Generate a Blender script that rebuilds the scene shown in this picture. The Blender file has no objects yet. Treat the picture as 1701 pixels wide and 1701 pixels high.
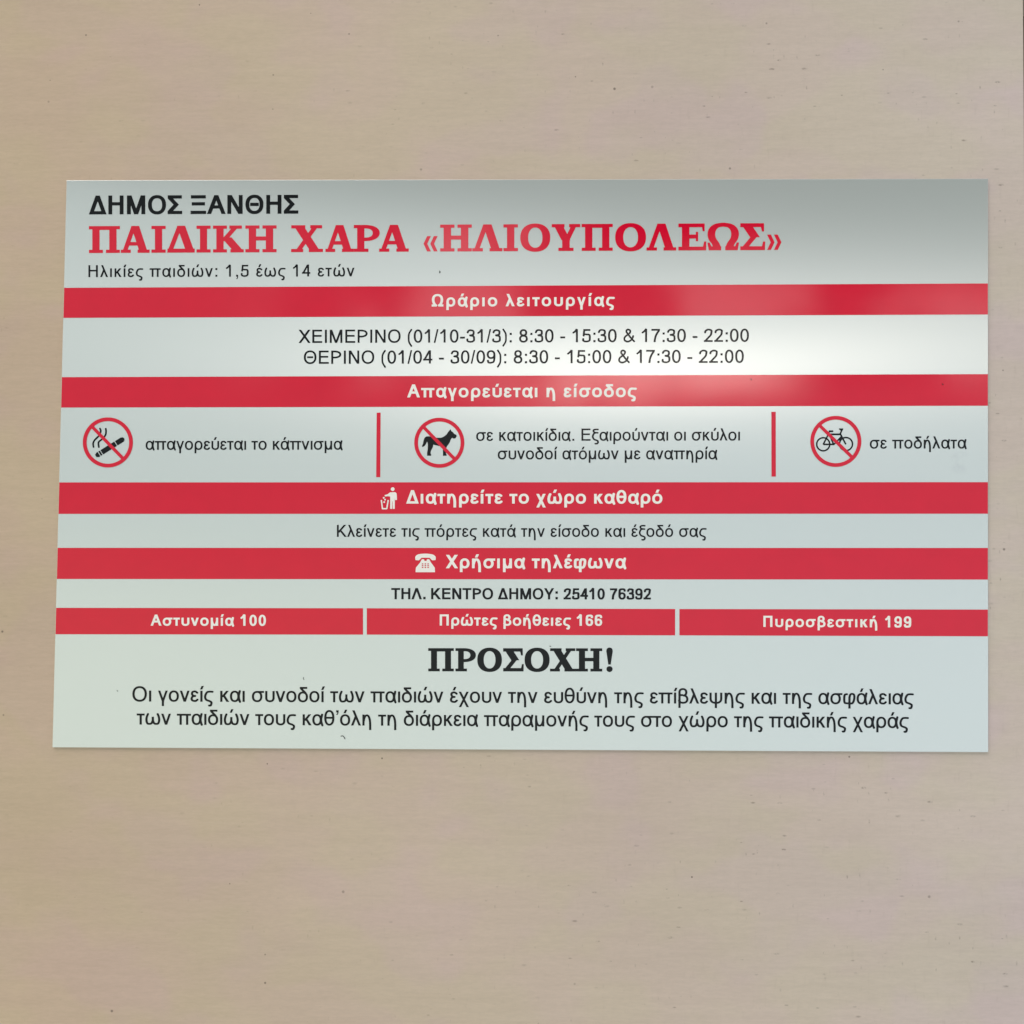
import bpy, bmesh, math, random
import numpy as np
from mathutils import Vector, Matrix, geometry

scene = bpy.context.scene
COL = scene.collection
R = math.radians

# ---------------------------------------------------------------- tones
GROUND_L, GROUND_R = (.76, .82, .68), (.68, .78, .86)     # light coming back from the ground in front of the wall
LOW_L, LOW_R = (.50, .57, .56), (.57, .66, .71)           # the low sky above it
PATCH_LO, PATCH_HI = (.36, .41, .43), (1.75, 1.75, 1.72)  # added bright sky patch, mirrored in the sign
GLARE = (6.4, 5.8, 5.3)  # added glare strip in the sky, mirrored in the red bands
HIGH = (.97, .97, .96)                                     # white mixed into the upper sky to add light
DARK0, DARK1, DARK = .282, .348, (.015, .02, .017)  # limits and tone of the dark zone added to the sky
SUN_E = 1.5
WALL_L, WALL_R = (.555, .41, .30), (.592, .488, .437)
FIELD_A, FIELD_B, FIELD_GLOSS = (.615, .645, .615), (.64, .665, .645), (.95, .97, .96)
FIELD_MIX, FIELD_ROUGH = .5, .24
RED_C = (.70, .001, .028)

# ---------------------------------------------------------------- camera
F = 1701.0                       # focal length in photograph pixels (53 degrees across the square)
CAM = Vector((0.0, -1.108, 1.50))
YAW, PITCH = R(1.5), R(1.7)      # looking slightly to the left and slightly up at the wall
cd = bpy.data.cameras.new('camera'); cam = bpy.data.objects.new('camera', cd); COL.objects.link(cam)
cd.sensor_width = 36; cd.lens = 36*F/1701; cd.clip_start = .01; cd.clip_end = 200
cam.location = CAM; cam.rotation_euler = (R(90)+PITCH, 0, YAW)
scene.camera = cam
M3 = cam.rotation_euler.to_matrix()

def wall_xy(px, py):
    """a survey mark read off the photograph -> metres on the wall plane (x right, z up)"""
    d = M3 @ Vector(((px-850.5)/F, (850.5-py)/F, -1))
    t = -CAM.y/d.y
    return CAM.x+t*d.x, CAM.z+t*d.z

# ---------------------------------------------------------------- view
vs = scene.view_settings
vs.view_transform = 'Standard'; vs.look = 'None'; vs.exposure = 0; vs.gamma = 1
vs.use_curve_mapping = False
scene.cycles.max_bounces = 6

# ---------------------------------------------------------------- sky
SUN_EL, SUN_AZ = 52, -38         # degrees: above the horizon, to the left of the wall's outward normal
world = bpy.data.worlds.new('World'); scene.world = world; world.use_nodes = True
nt = world.node_tree; N = nt.nodes; N.clear()
def node(t, **k):
    n = N.new(t)
    for a, b in k.items(): setattr(n, a, b)
    return n
def link(a, b): nt.links.new(a, b)
def math_(op, a, b=None, c=None, clamp=False):
    n = node('ShaderNodeMath', operation=op); n.use_clamp = clamp
    for i, v in enumerate((a, b, c)):
        if v is None: continue
        if isinstance(v, (int, float)): n.inputs[i].default_value = v
        else: link(v, n.inputs[i])
    return n.outputs[0]
def smooth(v, lo, hi):
    if lo > hi: return math_('SUBTRACT', 1, smooth(v, hi, lo))
    n = node('ShaderNodeMapRange', interpolation_type='SMOOTHSTEP')
    n.inputs[1].default_value = lo; n.inputs[2].default_value = hi
    n.inputs[3].default_value = 0; n.inputs[4].default_value = 1
    link(v, n.inputs[0]); return n.outputs[0]
def mix(f, a, b):
    n = node('ShaderNodeMix', data_type='RGBA')
    link(f, n.inputs[0])
    for i, v in ((6, a), (7, b)):
        if isinstance(v, tuple): n.inputs[i].default_value = (*v, 1)
        else: link(v, n.inputs[i])
    return n.outputs[2]
sky = node('ShaderNodeTexSky', sky_type='NISHITA', sun_disc=False)
sky.sun_elevation = R(SUN_EL); sky.sun_rotation = R(180+SUN_AZ)
geo = node('ShaderNodeTexCoord')
sep = node('ShaderNodeSeparateXYZ'); link(geo.outputs['Generated'], sep.inputs[0])
dx, dy, dz = sep.outputs
ny = math_('MAXIMUM', math_('MULTIPLY', dy, -1), .05)
az = math_('DIVIDE', dx, ny); el = math_('DIVIDE', dz, ny)
def sky_noise(scale, detail=4, stretch=(1, 1, 1.6), off=(0, 0, 0)):
    mp = node('ShaderNodeMapping'); mp.inputs['Scale'].default_value = stretch; mp.inputs['Location'].default_value = off
    link(geo.outputs['Generated'], mp.inputs[0])
    n = node('ShaderNodeTexNoise'); n.inputs['Scale'].default_value = scale; n.inputs['Detail'].default_value = detail
    link(mp.outputs[0], n.inputs['Vector']); return n.outputs[0]
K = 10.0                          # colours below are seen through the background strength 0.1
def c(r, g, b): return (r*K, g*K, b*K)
nA, nB = sky_noise(7, 3), sky_noise(14, 4, (1.3, 1, .8), (3, 1, 2))
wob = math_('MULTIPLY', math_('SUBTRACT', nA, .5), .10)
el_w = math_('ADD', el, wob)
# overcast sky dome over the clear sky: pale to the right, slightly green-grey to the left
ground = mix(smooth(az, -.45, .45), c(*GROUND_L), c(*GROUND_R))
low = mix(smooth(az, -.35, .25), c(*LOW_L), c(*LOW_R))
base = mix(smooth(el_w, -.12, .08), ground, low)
# ragged bright patch and glare strip added to the sky for the sign's reflections
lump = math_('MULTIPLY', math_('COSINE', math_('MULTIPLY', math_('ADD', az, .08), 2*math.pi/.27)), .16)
patch = mix(smooth(math_('ADD', nB, lump), .38, .62), c(*PATCH_LO), c(*PATCH_HI))
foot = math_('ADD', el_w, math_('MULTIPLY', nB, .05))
patch_m = math_('MULTIPLY', smooth(foot, .150, .190), smooth(az, -.34, -.12))
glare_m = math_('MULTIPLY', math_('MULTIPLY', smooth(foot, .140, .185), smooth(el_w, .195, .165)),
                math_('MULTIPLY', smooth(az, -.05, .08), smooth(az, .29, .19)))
base = mix(patch_m, base, patch)
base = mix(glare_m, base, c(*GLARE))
# dark zone added to grey the sign's top, its edge lower to the right
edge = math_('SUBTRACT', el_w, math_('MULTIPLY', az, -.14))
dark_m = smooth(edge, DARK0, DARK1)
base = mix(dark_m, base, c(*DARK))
# higher up the clear sky, whitened to add light
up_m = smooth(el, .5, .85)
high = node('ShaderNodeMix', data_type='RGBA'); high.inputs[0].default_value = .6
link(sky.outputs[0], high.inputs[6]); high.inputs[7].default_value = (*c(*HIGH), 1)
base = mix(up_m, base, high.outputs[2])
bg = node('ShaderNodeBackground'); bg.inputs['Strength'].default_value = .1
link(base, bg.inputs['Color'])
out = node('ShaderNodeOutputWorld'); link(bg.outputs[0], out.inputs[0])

# ---------------------------------------------------------------- sun behind thin cloud
sd = bpy.data.lights.new('sun', 'SUN'); sun = bpy.data.objects.new('sun', sd); COL.objects.link(sun)
sd.energy = SUN_E; sd.angle = R(40); sd.color = (1, .965, .91)
v = Vector((math.sin(R(SUN_AZ))*math.cos(R(SUN_EL)), -math.cos(R(SUN_AZ))*math.cos(R(SUN_EL)), math.sin(R(SUN_EL))))
sun.rotation_euler = v.to_track_quat('Z', 'Y').to_euler()

# ---------------------------------------------------------------- materials
class Mat:
    def __init__(s, name):
        s.m = bpy.data.materials.new(name); s.m.use_nodes = True
        s.t = s.m.node_tree; s.n = s.t.nodes
        s.b = s.n['Principled BSDF']
    def add(s, t, **k):
        n = s.n.new(t)
        for a, b in k.items(): setattr(n, a, b)
        return n
    def l(s, a, b): s.t.links.new(a, b)
    def set(s, **k):
        for a, b in k.items():
            s.b.inputs[a.replace('_', ' ')].default_value = (*b, 1) if isinstance(b, tuple) else b
    def obj(s, scale=(1, 1, 1), loc=(0, 0, 0)):
        tc = s.add('ShaderNodeTexCoord'); mp = s.add('ShaderNodeMapping')
        mp.inputs['Scale'].default_value = scale; mp.inputs['Location'].default_value = loc
        s.l(tc.outputs['Object'], mp.inputs[0]); return mp.outputs[0]
    def noise(s, vec, scale, detail=3, rough=.55):
        n = s.add('ShaderNodeTexNoise'); n.inputs['Scale'].default_value = scale
        n.inputs['Detail'].default_value = detail; n.inputs['Roughness'].default_value = rough
        s.l(vec, n.inputs['Vector']); return n.outputs[0]
    def ramp(s, v, lo, hi, a=0., b=1., smooth=True):
        n = s.add('ShaderNodeMapRange')
        if smooth: n.interpolation_type = 'SMOOTHSTEP'
        for i, q in enumerate((lo, hi, a, b)): n.inputs[i+1].default_value = q
        s.l(v, n.inputs[0]); return n.outputs[0]
    def mix(s, f, a, b, blend='MIX'):
        n = s.add('ShaderNodeMix', data_type='RGBA', blend_type=blend)
        if isinstance(f, (int, float)): n.inputs[0].default_value = f
        else: s.l(f, n.inputs[0])
        for i, v in ((6, a), (7, b)):
            if isinstance(v, tuple): n.inputs[i].default_value = (*v, 1)
            else: s.l(v, n.inputs[i])
        return n.outputs[2]
    def mul(s, a, b):
        n = s.add('ShaderNodeMath', operation='MULTIPLY')
        for i, v in enumerate((a, b)):
            if isinstance(v, (int, float)): n.inputs[i].default_value = v
            else: s.l(v, n.inputs[i])
        return n.outputs[0]
    def bump(s, h, strength, dist):
        n = s.add('ShaderNodeBump'); n.inputs['Strength'].default_value = strength; n.inputs['Distance'].default_value = dist
        s.l(h, n.inputs['Height']); s.l(n.outputs[0], s.b.inputs['Normal'])

# beige wood-grain board: long level grain, patchy tints, short pits and scuffs
def board_material():
    m = Mat('beige_board')
    o = m.obj()
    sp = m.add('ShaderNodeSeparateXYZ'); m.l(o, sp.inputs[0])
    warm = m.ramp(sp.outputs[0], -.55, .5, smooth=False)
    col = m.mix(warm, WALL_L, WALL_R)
    tint = m.noise(m.obj((1, 1, 1.7)), 6.5, 2)
    col = m.mix(m.mul(m.ramp(tint, .44, .56), .85), col, m.mix(1, col, (.99, 1.02, .965), 'MULTIPLY'))
    tint2 = m.noise(m.obj((1, 1, 1.3), (5, 2, 9)), 7.5, 2)
    col = m.mix(m.mul(m.ramp(tint2, .50, .60), .9), col, m.mix(1, col, (1.0, .975, 1.05), 'MULTIPLY'))
    big = m.noise(m.obj((.5, 1, 1.2), (1, 7, 3)), 5, 3)
    col = m.mix(1, col, m.mix(big, (.91, .91, .90), (1.09, 1.09, 1.09)), 'MULTIPLY')
    grain = m.noise(m.obj((2.2, 1, 20), (2, 0, 0)), 6, 5, .66)
    col = m.mix(1, col, m.mix(m.ramp(grain, .3, .7), (.972, .968, .96), (1.024, 1.024, 1.024)), 'MULTIPLY')
    fine = m.noise(m.obj((14, 1, 60), (0, 0, 4)), 6, 3, .75)
    col = m.mix(1, col, m.mix(m.ramp(fine, .3, .7), (.965, .965, .965), (1.03, 1.03, 1.03)), 'MULTIPLY')
    up = m.noise(m.obj((70, 1, 14), (3, 0, 1)), 3, 3, .6)        # short upright fibres, clearer to the right
    col = m.mix(m.mul(warm, m.ramp(up, .56, .75, 0, .5)), col, m.mix(1, col, (.9, .89, .88), 'MULTIPLY'))
    # short dark grain ticks lying in loose rows, mostly to the right, and a few pin-sized pits
    def flat(sx, sz, ox=0, oz=0):
        q = m.add('ShaderNodeCombineXYZ')
        for i, (src, k, off) in enumerate(((0, sx, ox), (2, sz, oz))):
            n = m.add('ShaderNodeMath', operation='MULTIPLY_ADD')
            m.l(sp.outputs[src], n.inputs[0]); n.inputs[1].default_value = k; n.inputs[2].default_value = off
            m.l(n.outputs[0], q.inputs[i])
        return q.outputs[0]
    def flecks(vec, lo, hi, keep):
        v = m.add('ShaderNodeTexVoronoi', voronoi_dimensions='2D'); v.inputs['Scale'].default_value = 1
        m.l(vec, v.inputs['Vector'])
        p = m.add('ShaderNodeSeparateColor'); m.l(v.outputs['Color'], p.inputs[0])
        size = m.ramp(p.outputs[1], 0, 1, .35, 1, False)
        d = m.add('ShaderNodeMath', operation='DIVIDE'); m.l(v.outputs['Distance'], d.inputs[0]); m.l(size, d.inputs[1])
        return m.mul(m.mul(m.ramp(d.outputs[0], lo, hi, 1, 0), m.ramp(p.outputs[0], keep, keep+.01, smooth=False)), m.ramp(p.outputs[2], 0, 1, .35, 1, False))
    right = m.ramp(sp.outputs[0], -.5, .35, .25, 1)
    where = m.mul(m.ramp(m.noise(m.obj((.7, 1, 3), (4, 4, 4)), 7, 2), .42, .56), right)
    rag = m.noise(m.obj((300, 1, 300), (0, 0, 2)), 1, 2)
    col = m.mix(m.mul(m.mul(flecks(flat(26, 62), .03, .11, .5), where), m.ramp(rag, .3, .55)), col, m.mix(1, col, (.52, .50, .49), 'MULTIPLY'))
    col = m.mix(m.mul(m.mul(flecks(flat(85, 34, 3, 8), .03, .12, .6), where), m.ramp(rag, .35, .6, 0, .8)), col, m.mix(1, col, (.55, .53, .51), 'MULTIPLY'))
    col = m.mix(m.mul(flecks(flat(24, 24, 5, 1), .02, .05, .9), .85), col, (.10, .075, .06))
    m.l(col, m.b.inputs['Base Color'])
    m.set(Roughness=.62, Specular_IOR_Level=.25)
    m.bump(m.mix(.5, grain, fine), .06, .002)
    return m.m

def field_material():
    m = Mat('satin_silver_white')
    o = m.obj()
    mott = m.noise(m.obj((1, 1, 1), (1, 2, 3)), 3.5, 3)
    col = m.mix(mott, FIELD_A, FIELD_B)
    # a grey wet-looking smear by the lower right pictogram
    sx, sz = wall_xy(1592, 768)
    s2 = m.add('ShaderNodeVectorMath', operation='SUBTRACT'); s2.inputs[1].default_value = (sx, 0, sz); m.l(o, s2.inputs[0])
    wb = m.add('ShaderNodeVectorMath', operation='LENGTH'); m.l(s2.outputs[0], wb.inputs[0])
    sm = m.ramp(wb.outputs['Value'], .003, .017, 1, 0)
    sm = m.mul(sm, m.ramp(m.noise(m.obj((1, 1, 1), (8, 8, 8)), 60, 3), .35, .65))
    col = m.mix(m.mul(sm, .3), col, (.35, .36, .36))
    df = m.add('ShaderNodeBsdfDiffuse'); m.l(col, df.inputs['Color'])
    gl = m.add('ShaderNodeBsdfAnisotropic'); gl.inputs['Color'].default_value = (*FIELD_GLOSS, 1)
    gl.inputs['Roughness'].default_value = FIELD_ROUGH
    gl.inputs['Anisotropy'].default_value = .6; gl.inputs['Rotation'].default_value = .25             # rolled upright: reflections smear sideways
    tg = m.add('ShaderNodeTangent', direction_type='UV_MAP', uv_map='UVMap'); m.l(tg.outputs[0], gl.inputs['Tangent'])
    mx = m.add('ShaderNodeMixShader'); mx.inputs[0].default_value = FIELD_MIX
    m.l(df.outputs[0], mx.inputs[1]); m.l(gl.outputs[0], mx.inputs[2])
    m.l(mx.outputs[0], m.n['Material Output'].inputs['Surface'])
    m.n.remove(m.b)
    return m.m

def ink(name, col, rough=.14, spec=.5, peel=True):
    m = Mat(name)
    n = m.noise(m.obj(), 40, 2)
    c1 = m.mix(n, tuple(x*.94 for x in col), tuple(min(1, x*1.05) for x in col))
    m.l(c1, m.b.inputs['Base Color'])
    m.set(Roughness=rough, Specular_IOR_Level=spec)
    if peel: m.bump(m.noise(m.obj((1, 1, 2.6)), 300, 3), .07, .0002)
    return m.m

BOARD = board_material()
FIELD = field_material()
RED = ink('red_vinyl', RED_C, .07, .65)
TITLE = ink('red_lettering_ink', RED_C, .07, .65, False)
BLACK = ink('black_ink', (.003, .004, .005), .14, .35, False)
WHITE = ink('white_ink', (.92, .86, .80), .2, .5, False)
EDGE = ink('plate_edge', (.75, .76, .74), .4, .5, False)
GRIME = ink('dark_grime', (.03, .03, .03), .8, .2, False)
BROWN = ink('dark_brown_paint', (.09, .06, .045), .6, .3, False)

# ---------------------------------------------------------------- builders
def tag(o, label=None, cat=None, group=None, kind=None):
    if label: o['label'] = label
    if cat: o['category'] = cat
    if group: o['group'] = group
    if kind: o['kind'] = kind
    return o
def mesh(name, V, Fc, mat, parent=None):
    me = bpy.data.meshes.new(name); me.from_pydata(V, [], Fc); me.update()
    me.materials.append(mat)
    o = bpy.data.objects.new(name, me); COL.objects.link(o)
    if parent: o.parent = parent
    return o
def slab(name, quad, y0, y1, mat, parent=None, bevel=0, seg=2):
    """upright plate: outline quad [(x,z)*4] clockwise from top left, front face y0 towards the viewer, back y1"""
    bm = bmesh.new()
    f = [bm.verts.new((x, y0, z)) for x, z in quad]; b = [bm.verts.new((x, y1, z)) for x, z in quad]
    bm.faces.new(f[::-1]); bm.faces.new(b)
    for i in range(len(quad)):
        j = (i+1) % len(quad); bm.faces.new((f[i], f[j], b[j], b[i]))
    bmesh.ops.recalc_face_normals(bm, faces=bm.faces)
    if bevel:
        es = [e for e in bm.edges if all(abs(v.co.y-y0) < 1e-7 for v in e.verts)]
        bmesh.ops.bevel(bm, geom=es, offset=bevel, segments=seg, affect='EDGES', profile=.5)
    uv = bm.loops.layers.uv.new('UVMap')
    for f_ in bm.faces:
        for lp in f_.loops: lp[uv].uv = (lp.vert.co.x, lp.vert.co.z+lp.vert.co.y)
    me = bpy.data.meshes.new(name); bm.to_mesh(me); bm.free(); me.materials.append(mat)
    o = bpy.data.objects.new(name, me); COL.objects.link(o)
    if parent: o.parent = parent
    return o

# ---------------------------------------------------------------- lettering
# Every letter is drawn here from strokes, rings and polygons (1000 units = 1 em);
# their union is traced to an outline once and filled as flat vinyl.
def seg_d(X, Y, a, b, r, cut0, cut1):
    dx, dy = b[0]-a[0], b[1]-a[1]
    L = math.hypot(dx, dy) or 1e-6
    dx /= L; dy /= L
    t = (X-a[0])*dx+(Y-a[1])*dy
    n = (X-a[0])*dy-(Y-a[1])*dx
    e = np.maximum(-t, 0)+np.maximum(t-L, 0)
    d = np.hypot(n, e)-r
    if cut0: d = np.maximum(d, -t)
    if cut1: d = np.maximum(d, t-L)
    return d

def stroke_d(X, Y, pts, w, h, closed=False, rnd=False):
    k = w/h
    Q = [(p[0], p[1]*k) for p in pts]
    if closed: Q.append(Q[0])
    Yk = Y*k
    d = None
    for i in range(len(Q)-1):
        c0 = i == 0 and not closed and not rnd
        c1 = i == len(Q)-2 and not closed and not rnd
        s = seg_d(X, Yk, Q[i], Q[i+1], w/2, c0, c1)
        d = s if d is None else np.minimum(d, s)
    return d

def poly_d(X, Y, pts):
    d = np.full(X.shape, 1e9)
    inside = np.zeros(X.shape, bool)
    n = len(pts)
    for i in range(n):
        x0, y0 = pts[i]; x1, y1 = pts[(i+1) % n]
        ex, ey = x1-x0, y1-y0
        q = ex*ex+ey*ey
        if q < 1e-9: continue
        t = np.clip(((X-x0)*ex+(Y-y0)*ey)/q, 0, 1)
        d = np.minimum(d, np.hypot(X-x0-t*ex, Y-y0-t*ey))
        if abs(ey) > 1e-9:
            c = ((y0 > Y) != (y1 > Y)) & (X < ex*(Y-y0)/ey+x0)
            inside ^= c
    return np.where(inside, -d, d)

def spline(pts, n=8):
    P = [tuple(2*a-b for a, b in zip(pts[0], pts[1]))]+list(pts)+[tuple(2*a-b for a, b in zip(pts[-1], pts[-2]))]
    out = []
    for i in range(1, len(P)-2):
        p0, p1, p2, p3 = P[i-1:i+3]
        for j in range(n):
            t = j/n
            out.append(tuple(.5*(2*b+(c-a)*t+(2*a-5*b+4*c-d)*t*t+(3*b-a-3*c+d)*t**3)
                             for a, b, c, d in zip(p0, p1, p2, p3)))
    out.append(P[-2])
    return out

def oval_pts(cx, cy, rx, ry, a0=0, a1=360, n=44, e=2.25):
    out = []
    full = abs(a1-a0) >= 360
    m = n if full else n+1
    for i in range(m):
        a = math.radians(a0+(a1-a0)*i/n)
        c, s = math.cos(a), math.sin(a)
        out.append((cx+rx*math.copysign(abs(c)**(2/e), c), cy+ry*math.copysign(abs(s)**(2/e), s)))
    return out

class Pen:
    def __init__(s, w, h): s.w, s.h, s.items = w, h, []
    def st(s, pts, closed=False, rnd=False, w=None, h=None):
        s.items.append(('+', 's', pts, w or s.w, h or s.h, closed, rnd))
    def sp(s, pts, **k): s.st(spline(pts), **k)
    def poly(s, pts, op='+'): s.items.append((op, 'p', pts))
    def box(s, x0, y0, x1, y1, op='+'): s.poly([(x0, y0), (x1, y0), (x1, y1), (x0, y1)], op)
    def oval(s, x0, x1, y0, y1, w=None, h=None):
        w = w or s.w; h = h or s.h
        s.st(oval_pts((x0+x1)/2, (y0+y1)/2, (x1-x0-w)/2, (y1-y0-h)/2), closed=True, w=w, h=h)
    def arc(s, x0, x1, y0, y1, a0, a1, w=None, h=None):
        w = w or s.w; h = h or s.h
        s.st(oval_pts((x0+x1)/2, (y0+y1)/2, (x1-x0-w)/2, (y1-y0-h)/2, a0, a1), w=w, h=h)
    def dia(s, x0, y0, x1, y1, t=None, op='+'):     # slanted stroke, cut level at both ends
        t = t or s.w
        q = .5*t*math.hypot(x1-x0, y1-y0)/abs(y1-y0)
        s.poly([(x0-q, y0), (x0+q, y0), (x1+q, y1), (x1-q, y1)], op)
    def disc(s, cx, cy, r): s.items.append(('+', 'c', cx, cy, r))
    def field(s, X, Y):
        d = np.full(X.shape, 1e6)
        for it in s.items:
            if it[1] == 's': f = stroke_d(X, Y, *it[2:])
            elif it[1] == 'p': f = poly_d(X, Y, it[2])
            else: f = np.hypot(X-it[2], Y-it[3])-it[4]
            d = np.minimum(d, f) if it[0] == '+' else np.maximum(d, -f)
        return d

def rdp(p, eps):
    if len(p) < 3: return p
    a, b = p[0], p[-1]
    dx, dy = b[0]-a[0], b[1]-a[1]
    L = math.hypot(dx, dy)
    best, k = -1, 0
    for i in range(1, len(p)-1):
        q = abs((p[i][0]-a[0])*dy-(p[i][1]-a[1])*dx)/L if L > 1e-9 else math.hypot(p[i][0]-a[0], p[i][1]-a[1])
        if q > best: best, k = q, i
    if best <= eps: return [a, b]
    return rdp(p[:k+1], eps)[:-1]+rdp(p[k:], eps)

def trace(pen, x0, x1, y0, y1, step, eps):
    nx, ny = int((x1-x0)/step)+2, int((y1-y0)/step)+2
    gx = x0+step*(np.arange(nx)+.137); gy = y0+step*(np.arange(ny)+.171)
    X, Y = np.meshgrid(gx, gy)
    F = pen.field(X, Y)
    S = F < 0
    cell = S[:-1, :-1].astype(int)+2*S[:-1, 1:]+4*S[1:, 1:]+8*S[1:, :-1]
    nxt = {}
    def pt(i, j, e):     # edges: 0 bottom, 1 right, 2 top, 3 left of cell (row i, col j)
        if e == 0: return ('h', i, j)
        if e == 2: return ('h', i+1, j)
        if e == 3: return ('v', i, j)
        return ('v', i, j+1)
    T = {1: [(0, 3)], 2: [(1, 0)], 3: [(1, 3)], 4: [(2, 1)], 5: [(0, 3), (2, 1)], 6: [(2, 0)], 7: [(2, 3)],
         8: [(3, 2)], 9: [(0, 2)], 10: [(1, 0), (3, 2)], 11: [(1, 2)], 12: [(3, 1)], 13: [(0, 1)], 14: [(3, 0)]}
    for i, j in zip(*np.nonzero((cell > 0) & (cell < 15))):
        for a, b in T[int(cell[i, j])]: nxt[pt(i, j, a)] = pt(i, j, b)
    def pos(k):
        t, i, j = k
        if t == 'h':
            a, b = F[i, j], F[i, j+1]
            return (gx[j]+step*a/(a-b), gy[i])
        a, b = F[i, j], F[i+1, j]
        return (gx[j], gy[i]+step*a/(a-b))
    loops = []
    while nxt:
        k0, k = nxt.popitem()
        loop = [k0]
        while k != k0 and k in nxt:
            loop.append(k); k = nxt.pop(k)
        p = [pos(q) for q in loop]
        if len(p) < 4: continue
        h = len(p)//2
        p = rdp(p[:h+1], eps)[:-1]+rdp(p[h:]+[p[0]], eps)[:-1]
        if len(p) > 2: loops.append(p)
    return loops

def area(l): return .5*sum(l[i-1][0]*l[i][1]-l[i][0]*l[i-1][1] for i in range(len(l)))

def within(pt, l):
    c = False
    for i in range(len(l)):
        (x0, y0), (x1, y1) = l[i-1], l[i]
        if (y0 > pt[1]) != (y1 > pt[1]) and pt[0] < (x1-x0)*(pt[1]-y0)/(y1-y0)+x0: c = not c
    return c

def fill(loops):
    """triangles of the traced outlines, each outer loop with the holes inside it"""
    verts, tris = [], []
    depth = [sum(within(l[0], m) for m in loops if m is not l) for l in loops]
    for l, d in zip(loops, depth):
        if d % 2: continue
        holes = [m for m, e in zip(loops, depth) if e == d+1 and within(m[0], l)]
        grp = [l]+holes
        base = len(verts)
        verts += [q for g in grp for q in g]
        for t in geometry.tessellate_polygon([[Vector((x, y, 0)) for x, y in g] for g in grp]):
            a, b, c = (verts[base+k] for k in t)
            if (b[0]-a[0])*(c[1]-a[1])-(c[0]-a[0])*(b[1]-a[1]) < 0: t = (t[0], t[2], t[1])
            tris.append(tuple(base+k for k in t))
    return verts, tris

ADV = {}
for s_, b_ in (("Α667 722,Δ668 687,Ε667 667,Η722 722,Θ778 778,Ι278 278,Κ667 722,Λ668 690,Μ833 833,Ν722 722,Ξ650 664,Ο778 778,Π719 725,Ρ667 667,"
     "Σ618 606,Τ611 611,Υ667 667,Χ667 667,Ω748 745,α578 614,β575 600,γ500 540,δ557 611,ε446 485,η556 611,θ556 600,ι222 278,κ500 556,"
     "λ500 556,μ576 611,ν500 556,ξ448 480,ο556 611,π690 760,ρ569 611,ς482 515,σ617 670,τ395 440,υ547 606,φ648 720,χ525 560,ψ713 760,ω781 850,"
     "0556 556,1556 556,2556 556,3556 556,4556 556,5556 556,6556 556,7556 556,8556 556,9556 556, 278 278,.278 278,,278 278,:278 333,-333 333,"
     "/278 278,(333 333,)333 333,&667 722,’222 278", 0),):
    items_ = s_.replace(',,278', ',COMMA278').split(',')
    for it_ in items_:
        if it_.startswith('COMMA'): ch_, rest_ = ',', it_[5:]
        else: ch_, rest_ = it_[0], it_[1:]
        ADV[ch_] = tuple(int(v) for v in rest_.split())
TONOS = {'ά': 'α', 'έ': 'ε', 'ή': 'η', 'ί': 'ι', 'ό': 'ο', 'ύ': 'υ', 'ώ': 'ω'}

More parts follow.
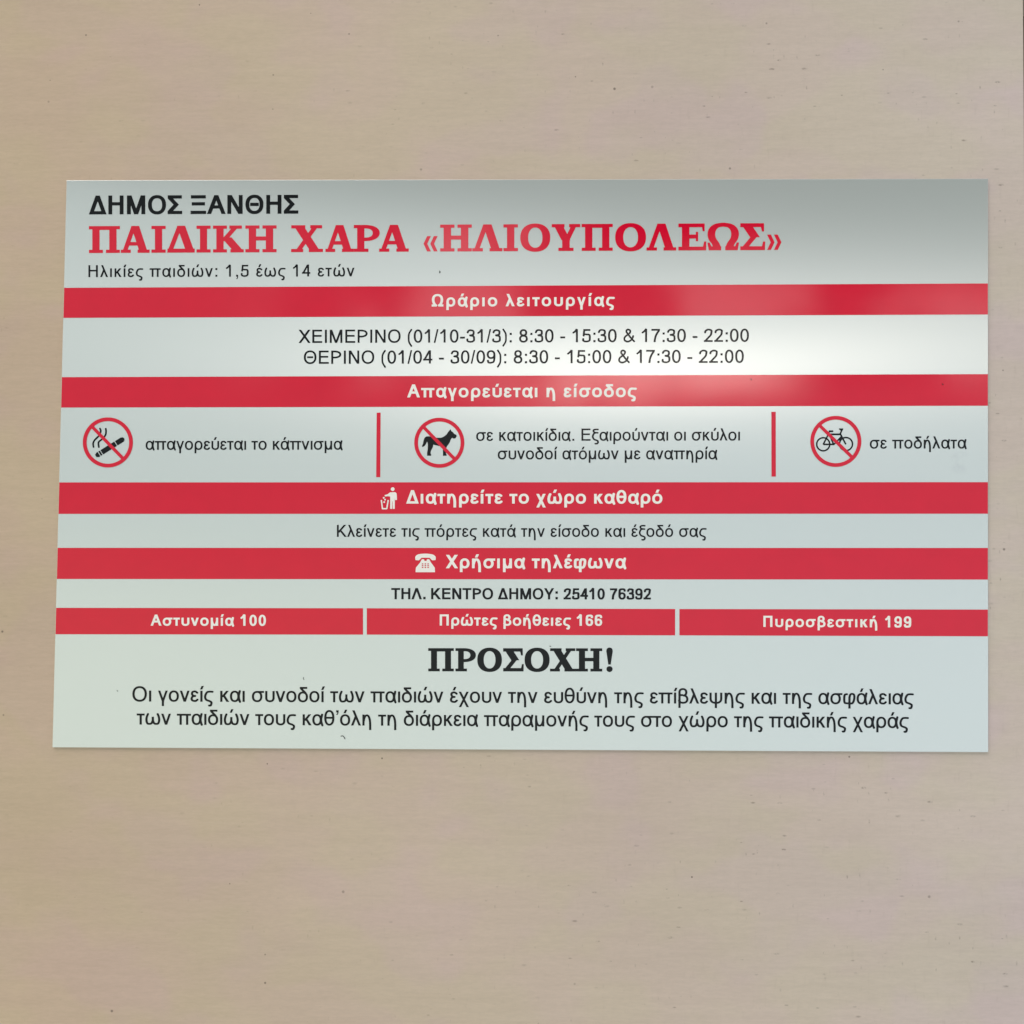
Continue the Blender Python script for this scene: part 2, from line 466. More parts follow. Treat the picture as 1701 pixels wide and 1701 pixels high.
def draw(ch, bold):
    """strokes of one upright sans letter"""
    acc = ch in TONOS
    ch = TONOS.get(ch, ch)
    a = ADV[ch][bold]
    low = ch in 'αβγδεηθικλμνξοπρςστυφχψω'
    W, H = ((142, 120) if bold else (108, 93)) if low else ((148, 124) if bold else (111, 97))
    p = Pen(W, H)
    C, XH, D, O = 716, 519, -207, 11
    l = .075*a if not low else .07*a
    r = a-l
    hw, hh = W/2, H/2
    def b(x0, y0, x1, y1): p.box(x0, y0, x1, y1)
    if low:
        l = 36 if not bold else 34
        r = a-l
        s0, s1 = 66, a-66              # stem sides
        if ch == 'ο': p.oval(l, r, -O, XH+O)
        elif ch == 'α':
            p.oval(l, .80*a+hw*.55, -O, XH+O)
            p.sp([(.875*a, XH+6), (.80*a, .66*XH), (.785*a, .45*XH), (.825*a, .2*XH), (.895*a, -6)], h=W)
        elif ch == 'ι': b(s0, 0, s0+W, XH)
        elif ch == 'κ':
            b(s0, 0, s0+W, XH)
            p.dia(a-hw*1.35-20, XH, s0+W*.9, 215, W*.98); p.dia(s0+W+60, 300, a-hw*1.35-2, 0, W*1.02)
        elif ch == 'λ':
            p.dia(.26*a, C, a-hw*1.25-4, 0); p.dia(.49*a, 440, hw*1.25+4, 0)
        elif ch == 'ν':
            p.dia(hw*1.25+6, XH, a/2, 0, W*.98); p.dia(a-hw*1.25-6, XH, a/2, 0, W*.98)
        elif ch == 'γ':
            p.dia(hw*1.25+6, XH, a/2, 20, W*.95); p.dia(a-hw*1.25-6, XH, a/2, 20, W*.95); b(a/2-hw, D, a/2+hw, 60)
        elif ch == 'χ':
            p.dia(hw*1.3+8, XH, a-hw*1.3-8, D, W*.96); p.dia(a-hw*1.3-14, XH, hw*1.3+14, D, W*.96)
        elif ch == 'π':
            b(12, XH-H, a-12, XH); b(.20*a, 0, .20*a+W, XH); b(.80*a-W, 0, .80*a, XH)
        elif ch == 'τ':
            b(10, XH-H, a-10, XH); b(a/2-hw, 0, a/2+hw, XH)
        elif ch == 'σ':
            p.oval(l, .87*a-2, -O, XH+2); b(.5*a, XH-H, a-8, XH)
        elif ch == 'ρ':
            p.oval(60, r, -O, XH+O); b(60, D, 60+W, 255)
        elif ch == 'η':
            b(s0, 0, s0+W, XH); p.arc(s0, s1, -XH, XH+O, 0, 158); b(s1-W, D, s1, 10)
        elif ch == 'μ':
            b(s0, D, s0+W, XH); b(s1-W, 0, s1, XH); p.arc(s0, s1, -O, XH*1.7, 180, 340)
        elif ch == 'υ':
            b(s0-6, 190, s0-6+W, XH)
            p.arc(s0-6, r, -O, 400, 180, 360); b(r-W, 190, r, XH)
        elif ch == 'ω':
            m = a/2
            for g in (1, -1):
                q = lambda x: m+g*x
                e = m-l-hw
                p.sp([(q(e*.74), XH-4), (q(e*.93), XH*.72), (q(e), XH*.42), (q(e*.86), XH*.13), (q(e*.55), hh-O), (q(e*.2), XH*.13), (q(0), XH*.38)])
            b(m-hw, XH*.32, m+hw, XH*.72)
        elif ch == 'ε':
            q0, q1 = l+hw, r-hw+8
            p.sp([(q1, XH*.80), (q0+.72*(q1-q0), XH-hh), (q0+.45*(q1-q0), XH+O-hh), (q0+.14*(q1-q0), XH*.87), (q0+.08*(q1-q0), XH*.70), (q0+.25*(q1-q0), XH*.56), (q0+.66*(q1-q0), XH*.52)])
            p.sp([(q0+.66*(q1-q0), XH*.52), (q0+.2*(q1-q0), XH*.48), (q0, XH*.29), (q0+.12*(q1-q0), XH*.13), (q0+.45*(q1-q0), hh-O), (q0+.76*(q1-q0), hh), (q1+10, XH*.21)])
        elif ch == 'ς':
            q0, q1 = l+hw, r-hw
            p.sp([(r+6, XH-hh-2), (.62*a, XH-hh+4), (.36*a, XH*.85), (q0, XH*.52), (.27*a, XH*.20), (.62*a, XH*.06), (q1-10, -.06*XH), (q1-22, -.26*XH), (.70*a, -.34*XH), (.56*a, -.34*XH)])
        elif ch == 'δ':
            p.oval(l, r, -O, 500)
            b(.24*a, C-H, .87*a, C)
            p.st([(.30*a, C-20), (.36*a, C-hh-40), (.52*a, 540), (.74*a, 420)], w=W*.95, h=W*.95)
        elif ch == 'θ':
            p.oval(l, r, -O, C+O); b(l+W-5, 360-hh, r-W+5, 360+hh)
        elif ch == 'ξ':
            p.sp([(.90*a, C-hh-14), (.62*a, C-hh), (.34*a, .89*C), (.28*a, .80*C), (.38*a, .70*C), (.62*a, .655*C), (.86*a, .645*C)])
            p.sp([(.62*a, .655*C), (.36*a, .60*C), (l+hw, .40*C), (l+hw+10, .25*C), (.40*a, .10*C), (.72*a, .03*C), (.865*a, -.05*C), (.86*a, -.17*C), (.70*a, -.245*C), (.50*a, -.24*C)])
        elif ch == 'β':
            b(s0, D, s0+W, 560); p.arc(s0, .86*a, 330, C+O, -80, 185); p.arc(s0-30, r+4, -O, 425, -165, 90); b(s0+W, 350, .52*a, 350+H)
        elif ch == 'φ':
            q0, q1 = l+hw, r-hw; m = .52*a
            p.sp([(.36*a, XH-hh), (.18*a, XH*.84), (q0, XH*.45), (.18*a, XH*.13), (.36*a, hh-6), (m, hh-O), (.74*a, XH*.10), (q1, XH*.45), (.86*a, XH*.83), (.72*a, XH+O-hh), (.58*a, XH*.86), (m, XH*.60)])
            b(m-hw, D, m+hw, XH*.62)
        elif ch == 'ψ':
            p.arc(52, a-52, -O, 480, 180, 360); b(52, 230, 52+W, XH); b(a-52-W, 230, a-52, XH); b(a/2-hw, D, a/2+hw, XH)
    elif ch in 'ΑΔΛ':
        q = (W*.53)*1.06
        p.dia(q+2, 0, a/2, C, W*1.0); p.dia(a-q-2, 0, a/2, C, W*1.0)
        p.box(-50, -60, a+50, 0, '-')
        if ch == 'Α': b(.25*a, 205, .75*a, 205+H)
        if ch == 'Δ': b(q, 0, a-q, H)
    elif ch == 'Ε':
        l = 79 if not bold else 72
        b(l, 0, l+W, C); b(l, 0, a-50, H); b(l, C-H, a-58, C); b(l, 332, a-82, 332+H)
    elif ch in 'ΗΠ':
        l = 79 if not bold else 72
        b(l, 0, l+W, C); b(a-l-W, 0, a-l, C)
        if ch == 'Η': b(l, 338, a-l, 338+H)
        else: b(l, C-H, a-l, C)
    elif ch == 'Ν':
        l = 76 if not bold else 70
        b(l, 0, l+W, C); b(a-l-W, 0, a-l, C); p.dia(l+hw*1.15, C, a-l-hw*1.15, 0, W*.98)
    elif ch == 'Μ':
        l = 74 if not bold else 68
        b(l, 0, l+W, C); b(a-l-W, 0, a-l, C); p.dia(l+hw*1.3, C, a/2, 0, W*1.0); p.dia(a-l-hw*1.3, C, a/2, 0, W*1.0)
    elif ch in 'ΟΘ':
        p.oval(46, a-46, -O, C+O)
        if ch == 'Θ': b(.29*a, 358-hh, .71*a, 358+hh)
    elif ch == 'Ι': l = 92 if not bold else 66; b(l, 0, l+W, C)
    elif ch == 'Κ':
        l = 73; b(l, 0, l+W, C); p.dia(a-hw*1.5-30, C, l+W*.7, 250, W*1.0); p.dia(l+W+110, 370, a-hw*1.3-2, 0, W*1.03)
    elif ch == 'Ξ':
        b(36, 0, a-36, H); b(48, C-H, a-48, C); b(80, 326, a-80, 326+H)
    elif ch == 'Ρ':
        l = 77; b(l, 0, l+W, C); p.arc(l-230, a-45, 290, C, -90, 90); b(l+W-4, 290, l+150, 290+H); b(l+W-4, C-H, l+150, C)
    elif ch == 'Σ':
        b(26, 0, a-26, H); b(30, C-H, a-36, C)
        p.dia(26+hw*1.3, C-H+12, .58*a, 360, W); p.dia(26+hw*1.3, H-12, .58*a, 360, W)
    elif ch == 'Τ':
        b(20, C-H, a-20, C); b(a/2-hw, 0, a/2+hw, C)
    elif ch == 'Υ':
        b(a/2-hw, 0, a/2+hw, 330); p.dia(hw*1.2+2, C, a/2, 290, W*.98); p.dia(a-hw*1.2-2, C, a/2, 290, W*.98)
    elif ch == 'Χ':
        p.dia(hw*1.25+4, 0, a-hw*1.25-10, C, W*1.02); p.dia(a-hw*1.25-4, 0, hw*1.25+10, C, W*1.02)
    elif ch == 'Ω':
        q = hw+46
        for g in (1, -1):
            X_ = lambda x: a/2+g*x
            e = a/2-q
            p.sp([(X_(0), C+O-hh), (X_(e*.5), C-hh-16), (X_(e*.88), C*.76), (X_(e), C*.53), (X_(e*.86), C*.30), (X_(e*.55), C*.13), (X_(e*.34), hh)])
        b(34, 0, .5*a-45, H); b(.5*a+45, 0, a-34, H)
    elif ch.isdigit():
        if ch == '0': p.oval(42, 514, -O, C)
        elif ch == '1':
            b(262 if not bold else 234, 0, (262 if not bold else 234)+W, C)
            p.sp([(108, 525-hh*.4), (220, 590), (300 if not bold else 290, 700)], w=W*.95)
        elif ch == '2':
            q = 514-hw
            p.sp([(44+hw, 500), (75+hw, 600), (275, C-hh), (450-hw*.3, 620), (q-20, 505), (425-hw*.4, 375), (240, 195), (50+hw*.9, 40)])
            b(30, 0, 508, H)
            p.box(-40, -90, 600, 0, '-')
        elif ch == '3':
            q0, q1 = 40+hw, 514-hw
            p.sp([(q0+8, 530), (q0+60, 630), (265, C-hh), (410, 625), (q1-24, 525), (400, 425), (225, 385)])
            p.sp([(225, 385), (420, 340), (q1, 210), (430, 85), (265, hh-O), (110, 80), (q0, 190)])
        elif ch == '4':
            b(330 if not bold else 300, 0, (330 if not bold else 300)+W, C); b(16, 165, 520, 165+H); p.dia(16+hw*1.25, 200, 365, C-14, W*.96)
            p.box(-60, 80, 300 if bold else 330, 165, '-')
        elif ch == '5':
            b(130, C-H-6, 488, C-6)
            p.st([(128+hw*.6, C-6), (70+hw*.9, 340)], w=W*.96)
            p.sp([(62+hw, 345), (150, 425), (275, 470-hh), (430, 400), (514-hw, 240), (430, 85), (265, hh-O), (110, 80), (40+hw, 190)])
        elif ch in '69':
            q = []
            f = (lambda x, y: (x, y)) if ch == '6' else (lambda x, y: (556-x, C-11-y))
            p2 = [(490-hw*.6, 540), (420, C-hh-20), (300, C-hh), (150, 620), (44+hw, 440), (42+hw, 300), (44+hw, 220)]
            p.sp([f(*z) for z in p2])
            y0, y1 = (-O, 462) if ch == '6' else (C-11-462, C)
            x0, x1 = (44, 516) if ch == '6' else (40, 512)
            p.oval(x0, x1, y0, y1)
        elif ch == '7':
            b(44, C-H-6, 512, C-6)
            p.sp([(512-hw, C-H+4), (350, 470), (255, 250), (215 if not bold else 225, 0)], h=W)
            p.box(-40, -90, 600, 0, '-'); p.box(470, C-6, 640, 800, '-')
        elif ch == '8':
            p.oval(72, 484, 335, C); p.oval(42, 514, -O, 408)
    elif ch == '.': b(90, 0, 90+W*1.06, W*1.06)
    elif ch == ',': b(86, 0, 86+W*1.06, W*1.06); p.st([(86+W*.82, 20), (86+W*.75, -70), (86+W*.2, -138)], w=W*.45, h=W*.45)
    elif ch == ':': b(90, 0, 90+W*1.06, W*1.06); b(90, XH-W*1.06, 90+W*1.06, XH)
    elif ch == '-': b(32, 215, 301, 215+H*1.05)
    elif ch == '/': p.dia(hw, -12, a-hw, C+12, W*.78)
    elif ch == '(': p.sp([(270, C+12), (130, 500), (105, 262), (130, 30), (270, D)], w=W*.86)
    elif ch == ')': p.sp([(63, C+12), (203, 500), (228, 262), (203, 30), (63, D)], w=W*.86)
    elif ch == '&':
        p.sp([(640, 22), (470, 200), (250, 480), (200, 570), (225, 655), (300, 680), (390, 640), (410, 560), (330, 440), (150, 310), (88, 190), (130, 75), (270, 28), (430, 90), (530, 210), (570, 345)], w=W*.9, h=H)
    elif ch == '’': b(60, 610, 60+W*1.06, C); p.st([(60+W*.8, 625), (60+W*.7, 560), (60+W*.2, 500)], w=W*.45, h=W*.45)
    if acc:
        cx = {'α': .46, 'ε': .55, 'η': .52, 'ι': .5, 'ο': .5, 'υ': .5, 'ω': .5}[ch]*a
        if ch == 'ι': cx = 66+hw+12
        t = W*.92
        p.dia(cx-26, 577, cx+50, 745, t)
    return p

SER = {}
def draw_serif(ch):
    """bold slab serif capitals: cap height 1000, the width of each letter as set on the sign"""
    w = {'Π': 1145, 'Α': 1075, 'Ι': 530, 'Δ': 1020, 'Κ': 1135, 'Η': 1140, 'Χ': 1165, 'Ρ': 960, 'Λ': 1050, 'Ο': 1070,
         'Υ': 1000, 'Ε': 985, 'Ω': 1110, 'Σ': 880, '«': 500, '»': 500, '!': 290}[ch]
    S, T, B = 265, 120, 150       # stem, slab thickness, bar
    p = Pen(S, B)
    def b(x0, y0, x1, y1): p.box(x0, y0, x1, y1)
    def slab(c, y, hwid): b(c-hwid, y, c+hwid, y+T)
    if ch in 'ΗΠ':
        for c in (262, w-262): b(c-S/2, 0, c+S/2, 1000); slab(c, 0, 255)
        if ch == 'Η':
            b(262, 440, w-262, 440+B)
            slab(262, 1000-T, 255); slab(w-262, 1000-T, 255)
        else: b(5, 1000-T, w-5, 1000); b(262, 1000-T*1.2, w-262, 1000)
    elif ch == 'Ι': b(w/2-S/2, 0, w/2+S/2, 1000); slab(w/2, 0, 262); slab(w/2, 1000-T, 262)
    elif ch in 'ΑΛ':
        p.dia(w/2-55, 1000, 150, 60, 165); p.dia(w/2-5, 1000, w-235, 60, 285)
        slab(185, 0, 185); slab(w-225, 0, 225)
        if ch == 'Α': b(260, 270, w-330, 270+B*.9)
    elif ch == 'Δ':
        p.dia(w/2-40, 1000, 90, 0, 165); p.dia(w/2, 1000, w-160, 0, 285); b(20, 0, w-10, 150)
    elif ch == 'Κ':
        b(262-S/2, 0, 262+S/2, 1000); slab(262, 0, 255); slab(262, 1000-T, 255)
        p.dia(w-300, 950, 380, 420, 160); p.dia(500, 560, w-190, 40, 285)
        slab(w-300, 1000-T, 230); slab(w-245, 0, 245)
    elif ch == 'Χ':
        p.dia(290, 960, w-290, 40, 300); p.dia(w-270, 960, 250, 40, 160)
        slab(265, 1000-T, 255); slab(w-250, 1000-T, 215); slab(225, 0, 220); slab(w-262, 0, 258)
    elif ch == 'Υ':
        b(w/2-S/2, 0, w/2+S/2, 480); slab(w/2, 0, 265)
        p.dia(230, 960, w/2, 400, 280); p.dia(w-210, 960, w/2+30, 400, 170)
        slab(225, 1000-T, 225); slab(w-195, 1000-T, 195)
    elif ch == 'Ρ':
        b(262-S/2, 0, 262+S/2, 1000); slab(275, 0, 268); b(5, 1000-T, 300, 1000)
        p.arc(-130, w, 400, 1000, -90, 90, w=260, h=130); b(300, 400, 450, 530); b(300, 870, 450, 1000)
    elif ch == 'Ο': p.oval(0, w, -25, 1025, w=280, h=150)
    elif ch == 'Ε':
        b(262-S/2, 0, 262+S/2, 1000); b(5, 0, w-40, T+20); b(5, 980-T, w-70, 1000); b(262, 440, 690, 440+B)
        p.poly([(w-150, 0), (w, 0), (w, 330), (w-75, 330)]); p.poly([(w-170, 1000), (w-55, 1000), (w-55, 710), (w-125, 710)])
        b(620, 340, 700, 690)
    elif ch == 'Σ':
        b(5, 0, w-60, T+25); b(5, 975-T, w-60, 1000)
        p.dia(215, 960, 520, 480, 290); p.dia(110, 30, 500, 520, 170)
        p.poly([(w-150, 0), (w-10, 0), (w, 320), (w-75, 320)]); p.poly([(w-190, 1000), (w-45, 1000), (w-40, 690), (w-115, 690)])
    elif ch == 'Ω':
        for g in (1, -1):
            X_ = lambda x: w/2+g*x
            p.sp([(X_(0), 955), (X_(215), 910), (X_(345), 780), (X_(385), 600), (X_(350), 420), (X_(250), 250), (X_(185), 70)], w=250, h=150)
            p.poly([(X_(65), 0), (X_(470), 0), (X_(515), 290), (X_(440), 290), (X_(385), 150), (X_(65), 150)])
    elif ch in '«»':
        for k in (0, 1):
            q = [(262, 575), (138, 290), (262, 5), (130, 5), (6, 290), (130, 575)]
            q = [(x+k*235, y) for x, y in q]
            if ch == '»': q = [(w-x, y) for x, y in q]
            p.poly(q)
    elif ch == '!':
        p.poly([(10, 880), (50, 1000), (240, 1000), (280, 880), (195, 300), (95, 300)]); p.disc(145, 905, 130); p.disc(145, 105, 128)
    return p, w

# ================================================================ the wall
J = 1699.4                                                     # right-hand end of the big board
jx0, jz0 = wall_xy(J, 24); jx1, jz1 = wall_xy(J+2.9, 420)
def jx(z): return jx0+(jx1-jx0)*(z-jz0)/(jz1-jz0)
ZT, ZB = 3.0, 0.0
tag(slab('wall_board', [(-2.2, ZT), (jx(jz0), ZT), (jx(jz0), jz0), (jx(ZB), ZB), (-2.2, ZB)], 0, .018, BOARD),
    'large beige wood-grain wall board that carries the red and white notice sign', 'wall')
tag(slab('joint_strip', [(jx(jz0)+.0004, jz0), (jx(jz0)+.009, jz0), (jx(ZB)+.009, ZB), (jx(ZB)+.0004, ZB)], .004, .018, BROWN),
    'narrow dark brown joint strip at the right-hand end of the beige board', 'joint strip')
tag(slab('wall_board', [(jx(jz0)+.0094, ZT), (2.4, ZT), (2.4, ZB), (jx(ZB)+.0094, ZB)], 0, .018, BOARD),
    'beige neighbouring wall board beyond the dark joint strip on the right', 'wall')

# ================================================================ the sign
TL, TR, BR, BL = wall_xy(112.5, 301), wall_xy(1639.5, 298.3), wall_xy(1639.8, 1248.6), wall_xy(89, 1240.6)
FACE = -.0028                                                  # front of the plate, under 3 mm thick
sign = bpy.data.objects.new('notice_sign', None); COL.objects.link(sign)
sign.location = (BL[0], 0, BL[1])
sign.empty_display_size = .1
tag(sign, 'wide white playground notice sign with red bands and Greek lettering fixed to the beige board', 'sign')
OFF = Vector(sign.location)
def under(o, parent=sign):
    o.parent = parent
    o.matrix_parent_inverse = Matrix.Translation(-OFF)         # parts are modelled in wall coordinates
    return o
def sub(o, parent):
    o.parent = parent; return o

plate = under(slab('panel', [TL, TR, BR, BL], FACE, -.0002, FIELD, None, .0003, 2))

def sheet(name, quads, y, mat):
    V, Fc = [], []
    for q in quads:
        b = len(V)
        V += [(x, y, z) for x, z in (wall_xy(*p) for p in q)]
        Fc.append(tuple(range(b+len(q)-1, b-1, -1)))
    return mesh(name, V, Fc, mat)
def check_up(o):
    me = o.data
    for p in me.polygons:
        if p.normal.y > 0: p.flip()
    me.update(); return o

L0, L1 = FACE-.00015, FACE-.00030                               # print layers
def ex(y): return 112.5+(89-112.5)*(y-301)/(1240.6-301)+.6      # left edge of the plate at this height
RX = 1639.0
def band(yl0, yr0, yl1, yr1, x0=None, x1=None):
    xa0 = ex(yl0) if x0 is None else x0; xa1 = ex(yl1) if x0 is None else x0
    xb = RX if x1 is None else x1
    return check_up(under(sheet('red_band', [[(xa0, yl0), (xb, yr0), (xb, yr1), (xa1, yl1)]], L0, RED)))
bands = [band(479.2, 472.0, 529.0, 523.4), band(627.2, 622.2, 677.6, 674.6), band(801.6, 801.2, 853.8, 853.5),
         band(910.0, 910.2, 961.6, 962.6),
         band(1009.4, 1010.1, 1053.2, 1053.8, None, 603.8), band(1010.1, 1011.3, 1053.8, 1055.0, 610, 1120.9),
         band(1011.4, 1012.3, 1055.0, 1056.6, 1128, None)]
for q in ([(626.4, 686), (633, 686), (632.4, 793), (625.6, 793)], [(1280.3, 684.6), (1287.6, 684.6), (1287.8, 792), (1280.5, 792)]):
    check_up(under(sheet('divider', [q], L0, RED)))

# ---- lettering
GL = {}
def glyph(ch, bold):
    k = (ch, bold)
    if k not in GL:
        a = ADV[TONOS.get(ch, ch)][bold]
        p = draw(ch, bold)
        GL[k] = fill(trace(p, -70, a+90, -270, 800, 9, .9)), a
    return GL[k]
def bounds(vs): return min(v[0] for v in vs), max(v[0] for v in vs)
def letters(txt, bold, x0, x1, yl, yr, em, y, mat, parent=None, name='lettering'):
    """set one line between x0 and x1 (photograph marks) with the baseline running from yl to yr"""
    s = em/1000
    gl = [None if ch == ' ' else glyph(ch, bold) for ch in txt]
    adv = [278 if g is None else g[1] for g in gl]
    l0 = bounds(gl[0][0][0])[0]; r1 = adv[-1]-bounds(gl[-1][0][0])[1]
    tot = (sum(adv)-l0-r1)
    track = ((x1-x0)/s-tot)/(len(txt)-1)
    V, Fc = [], []
    x = -l0
    for g, a in zip(gl, adv):
        if g:
            vs, ts = g[0]; b = len(V)
            for gx, gy in vs:
                px = x0+(x+gx)*s
                yb = yl+(yr-yl)*(px-x0)/(x1-x0)
                wx, wz = wall_xy(px, yb-gy*s)
                V.append((wx, y, wz))
            Fc += [tuple(b+i for i in t) for t in ts]
        x += a+track
    o = check_up(mesh(name, V, Fc, mat))
    if parent: sub(o, parent)
    else: under(o)
    TR_LOG.append((txt, round(track, 1)))
    return o
TR_LOG = []
SG = {}
def serif(items, yl, yr, xr0, xr1, cap, y, mat):
    V, Fc = [], []
    for ch, xa, xb in items:
        if ch not in SG:
            p, w = draw_serif(ch)
            SG[ch] = fill(trace(p, -60, w+80, -70, 1080, 10, 1.0)), w
        (vs, ts), w = SG[ch]
        lo, hi = bounds(vs); b = len(V)
        for gx, gy in vs:
            px = xa+(gx-lo)/(hi-lo)*(xb-xa)
            yb = yl+(yr-yl)*(px-xr0)/(xr1-xr0)
            wx, wz = wall_xy(px, yb-gy/1000*cap); V.append((wx, y, wz))
        Fc += [tuple(b+i for i in t) for t in ts]
    return under(check_up(mesh('lettering', V, Fc, mat)))

letters('ΔΗΜΟΣ ΞΑΝΘΗΣ', 1, 149.6, 496.6, 357.6, 356.3, 43.6, L0, BLACK)
def conv(seq, ox, k): return [(ch, ox+a/k, ox+b/k) for ch, a, b in seq]
t1 = conv([('Π', 191, 332), ('Α', 336, 467), ('Ι', 475, 540), ('Δ', 546, 672), ('Ι', 680, 744), ('Κ', 755, 895), ('Η', 902, 1044),
           ('Χ', 1110, 1255), ('Α', 1266, 1395), ('Ρ', 1395, 1513), ('Α', 1510, 1645)], 80, 2.7435)
t2 = conv([('«', 62, 122), ('Η', 133, 268), ('Λ', 270, 399), ('Ι', 403, 465), ('Ο', 475, 603), ('Υ', 609, 731), ('Π', 737, 870), ('Ο', 880, 1012),
           ('Λ', 1014, 1141), ('Ε', 1150, 1269), ('Ω', 1274, 1409), ('Σ', 1414, 1521), ('»', 1529, 1590)], 680, 2.577)
serif(t1+t2, 421.6, 416.6, 149, 1297, 44.6, L0, TITLE)
letters('Ηλικίες παιδιών: 1,5 έως 14 ετών', 0, 148.8, 589.6, 461.4, 460.2, 27.6, L0, BLACK)
letters('Ωράριο λειτουργίας', 1, 717.6, 1021, 510.3, 509.2, 28.6, L1, WHITE, bands[0])
letters('ΧΕΙΜΕΡΙΝΟ (01/10-31/3): 8:30 - 15:30 & 17:30 - 22:00', 0, 497, 1243.2, 570.6, 568.6, 30.6, L0, BLACK)
letters('ΘΕΡΙΝΟ (01/04 - 30/09): 8:30 - 15:00 & 17:30 - 22:00', 0, 505.7, 1234.8, 605.2, 603.4, 30.6, L0, BLACK)
letters('Απαγορεύεται η είσοδος', 1, 677, 1057.5, 660.8, 660.2, 30.0, L1, WHITE, bands[1])
letters('απαγορεύεται το κάπνισμα', 0, 243.6, 570.2, 747.6, 747.4, 28.2, L0, BLACK)
letters('σε κατοικίδια. Εξαιρούνται οι σκύλοι', 0, 791.2, 1228.4, 732.8, 732.2, 28.2, L0, BLACK)
letters('συνοδοί ατόμων με αναπηρία', 0, 827, 1191, 763.4, 763.2, 28.2, L0, BLACK)
letters('σε ποδήλατα', 0, 1443.4, 1604, 745.6, 745.4, 28.2, L0, BLACK)
letters('Διατηρείτε το χώρο καθαρό', 1, 675.4, 1099.7, 836.7, 836.7, 31.0, L1, WHITE, bands[2])
letters('Κλείνετε τις πόρτες κατά την είσοδο και έξοδό σας', 0, 560.5, 1173.2, 891.8, 891.8, 27.8, L0, BLACK)
letters('Χρήσιμα τηλέφωνα', 1, 741, 1040, 943.8, 943.8, 31.0, L1, WHITE, bands[3])
letters('ΤΗΛ. ΚΕΝΤΡΟ ΔΗΜΟΥ: 25410 76392', 1, 650.5, 1080.9, 995.2, 995.6, 26.0, L0, BLACK)
letters('Αστυνομία 100', 1, 252, 443, 1038.9, 1039.2, 25.6, L1, WHITE, bands[4])
letters('Πρώτες βοήθειες 166', 1, 730.9, 1000, 1038.7, 1039.2, 25.8, L1, WHITE, bands[5])
letters('Πυροσβεστική 199', 1, 1267, 1512, 1041.0, 1041.9, 25.8, L1, WHITE, bands[6])
pk = conv([('Π', 461, 590), ('Ρ', 598, 701), ('Ο', 708, 832), ('Σ', 838, 942), ('Ο', 946, 1072), ('Χ', 1074, 1205), ('Η', 1205, 1337), ('!', 1357, 1390)], 560, 3.0375)
serif(pk, 1114.6, 1114.9, 711, 1018, 38.4, L0, BLACK)
letters('Οι γονείς και συνοδοί των παιδιών έχουν την ευθύνη της επίβλεψης και της ασφάλειας', 0, 221.6, 1516.5, 1164.6, 1169.4, 35.2, L0, BLACK)
letters('των παιδιών τους καθ’όλη τη διάρκεια παραμονής τους στο χώρο της παιδικής χαράς', 0, 228.8, 1508.3, 1202.8, 1208.6, 35.2, L0, BLACK)
print('tracking', TR_LOG)

# ---- pictograms, drawn in tenths of a photograph pixel about their own centre
def picture(name, pen, cx, cy, ext, y, mat, parent):
    vs, ts = fill(trace(pen, -ext, ext, -ext, ext, 5, .7))
    V = []
    for gx, gy in vs:
        wx, wz = wall_xy(cx+gx/10, cy-gy/10); V.append((wx, y, wz))
    o = check_up(mesh(name, V, [tuple(t) for t in ts], mat))
    return sub(o, parent) if parent else under(o)
def prohibition(name, cx, cy, r, sx0, sy0, sx1, sy1):
    """red ring with a slash; its pictures hang under it"""
    p = Pen(63, 63)
    p.st(oval_pts(0, 0, r-30, r-30, n=72, e=2), closed=True)
    p.st([(sx0, sy0), (sx1, sy1)], w=55, h=55)
    return picture(name, p, cx, cy, 480, L1, RED, None)
k = 10/12.15
def q(z, cx, cy, ox, oy):                                        # crop marks -> pictogram units
    return [((ox+a/12.15-cx)*10, -(oy+b/12.15-cy)*10) for a, b in z]
# no smoking
cx, cy = 181.1, 735.4
g = prohibition('no_smoking_symbol', cx, cy, 414, -262, 262, 262, -278)
Q = lambda z: q(z, cx, cy, 120, 680)
p = Pen(80, 80)
a, b = Q([(525, 930), (1040, 610)])
ux, uy = (b[0]-a[0]), (b[1]-a[1]); LL = math.hypot(ux, uy); ux /= LL; uy /= LL
p.st([a, b], w=86, h=86); p.disc(*a, 28); p.disc(*b, 30)
p.st([(a[0]-ux*22, a[1]-uy*22), b], w=62, h=62); p.st([a, (b[0]+ux*22, b[1]+uy*22)], w=62, h=62)
for d in (.085, .17, .735):                                       # pale gaps round the tip and filter
    mx, my = a[0]+ux*LL*d, a[1]+uy*LL*d
    nx_, ny_ = -uy*60, ux*60; hx, hy = ux*6, uy*6
    p.poly([(mx+nx_-hx, my+ny_-hy), (mx+nx_+hx, my+ny_+hy), (mx-nx_+hx, my-ny_+hy), (mx-nx_-hx, my-ny_-hy)], '-')
picture('cigarette', p, cx, cy, 480, L0, BLACK, g)
p = Pen(29, 29)
p.sp(Q([(580, 385), (598, 450), (560, 540), (480, 620), (445, 690), (455, 775)]))
p.sp(Q([(698, 390), (705, 450), (690, 530), (620, 610), (560, 660), (552, 710), (562, 775)]))
picture('smoke', p, cx, cy, 480, L0, BLACK, g)
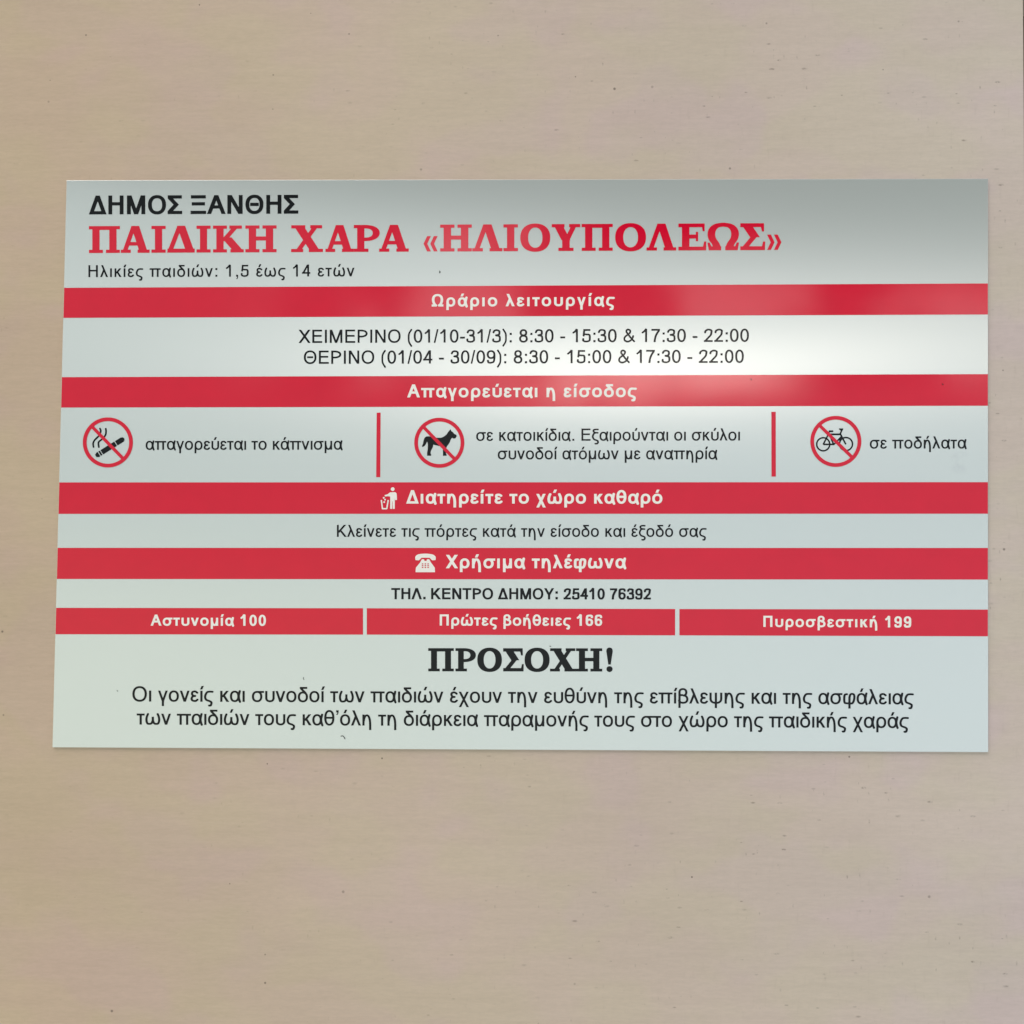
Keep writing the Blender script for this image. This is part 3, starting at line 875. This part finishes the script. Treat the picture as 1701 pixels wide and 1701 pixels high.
# no dogs
cx, cy = 730.2, 736.0
g = prohibition('no_dogs_symbol', cx, cy, 414, -262, 262, 262, -278)
Q = lambda z: q(z, cx, cy, 670, 680)
out = [(378, 752), (404, 695), (412, 640), (432, 580), (462, 556), (500, 548), (560, 552), (640, 572), (700, 580), (770, 578), (822, 556), (880, 510), (905, 468),
       (930, 436), (958, 405), (974, 445), (1010, 468), (1030, 498), (1075, 520), (1082, 545), (1060, 588), (1025, 598), (985, 582), (962, 615),
       (945, 665), (918, 710), (885, 752), (866, 800), (868, 860), (868, 905), (880, 925), (876, 942), (804, 942), (804, 860), (800, 775), (760, 752), (700, 738), (612, 718), (600, 770),
       (568, 830), (555, 870), (560, 905), (570, 922), (566, 942), (484, 942), (486, 880), (498, 800), (500, 700), (486, 650), (472, 690), (440, 740), (400, 765)]
p = Pen(10, 10); p.poly(Q(out)); picture('dog', p, cx, cy, 480, L0, BLACK, g)
# no bicycles
cx, cy = 1387.1, 733.7
g = prohibition('no_bicycles_symbol', cx, cy, 422, -272, 268, 275, -268)
Q = lambda z: q(z, cx, cy, 1320, 680)
p = Pen(26, 26)
for wx_, wy_ in ((562, 710), (1020, 705)):
    (ax, ay), = Q([(wx_, wy_)])
    p.st(oval_pts(ax, ay, 108, 108, e=2), closed=True)
p.st(Q([(562, 712), (790, 712)]), w=28, h=28)
p.st(Q([(560, 716), (655, 530), (640, 545)]), w=26, h=26)
p.st(Q([(655, 520), (672, 470), (765, 700)]), w=26, h=26)
p.st(Q([(690, 510), (905, 510)]), w=30, h=30)
p.st(Q([(785, 706), (925, 560)]), w=26, h=26)
p.st(Q([(890, 640), (935, 570)]), w=20, h=20)
p.st(Q([(1018, 712), (905, 500), (935, 430)]), w=27, h=27)
p.st(Q([(880, 405), (965, 405)]), w=24, h=24)
p.st(Q([(905, 410), (930, 440), (958, 405)]), w=18, h=18)
p.st(Q([(672, 448), (765, 448)]), w=32, h=32)
picture('bicycle', p, cx, cy, 480, L0, BLACK, g)
# litter bin figure on the third band
cx, cy = 646.5, 828.0
def q2(z): return [((620+a/10.008-cx)*10, -(795+b/10.008-cy)*10) for a, b in z]
p = Pen(24, 24)
(hx, hy), = q2([(330, 178)]); p.disc(hx, hy, 31)
p.poly(q2([(285, 232), (372, 228), (396, 250), (402, 355), (372, 362), (366, 300), (364, 505), (330, 505), (328, 375), (322, 375), (320, 505), (288, 505), (289, 300), (250, 295), (200, 300), (196, 275), (240, 266)]))
p.st(q2([(142, 358), (160, 502), (232, 502), (256, 358)]), w=22, h=22)
for a_, b_ in ((182, 322), (203, 352), (190, 392)):
    (u_, v_), = q2([(a_, b_)]); p.disc(u_, v_, 15)
picture('litter_bin_symbol', p, cx, cy, 230, L1, WHITE, bands[2])
# telephone on the fourth band
cx, cy = 707.5, 935.0
def q3(z): return [((620+a/10.008-cx)*10, -(795+b/10.008-cy)*10) for a, b in z]
p = Pen(20, 20)
p.poly([(x, y) for x, y in spline(q3([(708, 1355), (706, 1300), (745, 1262), (820, 1249), (875, 1247), (930, 1250), (1000, 1264), (1042, 1300), (1040, 1355)]), 5)]
       + q3([(985, 1358), (955, 1330), (940, 1315), (808, 1315), (790, 1335), (765, 1358)]))
p.poly(q3([(815, 1340), (850, 1340), (856, 1368), (892, 1368), (898, 1340), (935, 1340), (965, 1395), (1028, 1480), (1032, 1555), (710, 1555), (714, 1480), (780, 1400)]))
for i in range(3):
    for j in range(3):
        (u_, v_), = q3([(826+j*46, 1418+i*29)]); p.box(u_-14, v_-9, u_+14, v_+9, '-')
picture('telephone_symbol', p, cx, cy, 230, L1, WHITE, bands[3])

# ---- flecks of dirt stuck to the face
def fleck(px, py, pts, w):
    p = Pen(w, w); p.sp(pts, rnd=True)
    o = picture('dirt_fleck', p, px, py, 140, FACE-.00045, GRIME, None)
    return o
fleck(731, 453, [(-2, 14), (4, -2), (-3, -14)], 17)
fleck(571, 1224, [(-38, 20), (-8, 24), (14, 6), (30, -26)], 12)
fleck(506, 1127, [(-4, 26), (-10, 4), (2, -14)], 9)
fleck(505, 1191, [(-3, 8), (3, -8)], 14)
fleck(1247, 631, [(-6, 10), (4, -10)], 12)
fleck(914, 1073, [(-8, 2), (8, -2)], 13)
fleck(197, 1147, [(-5, 3), (5, -3)], 13)
fleck(1564, 639, [(-6, 4), (6, -4)], 15)
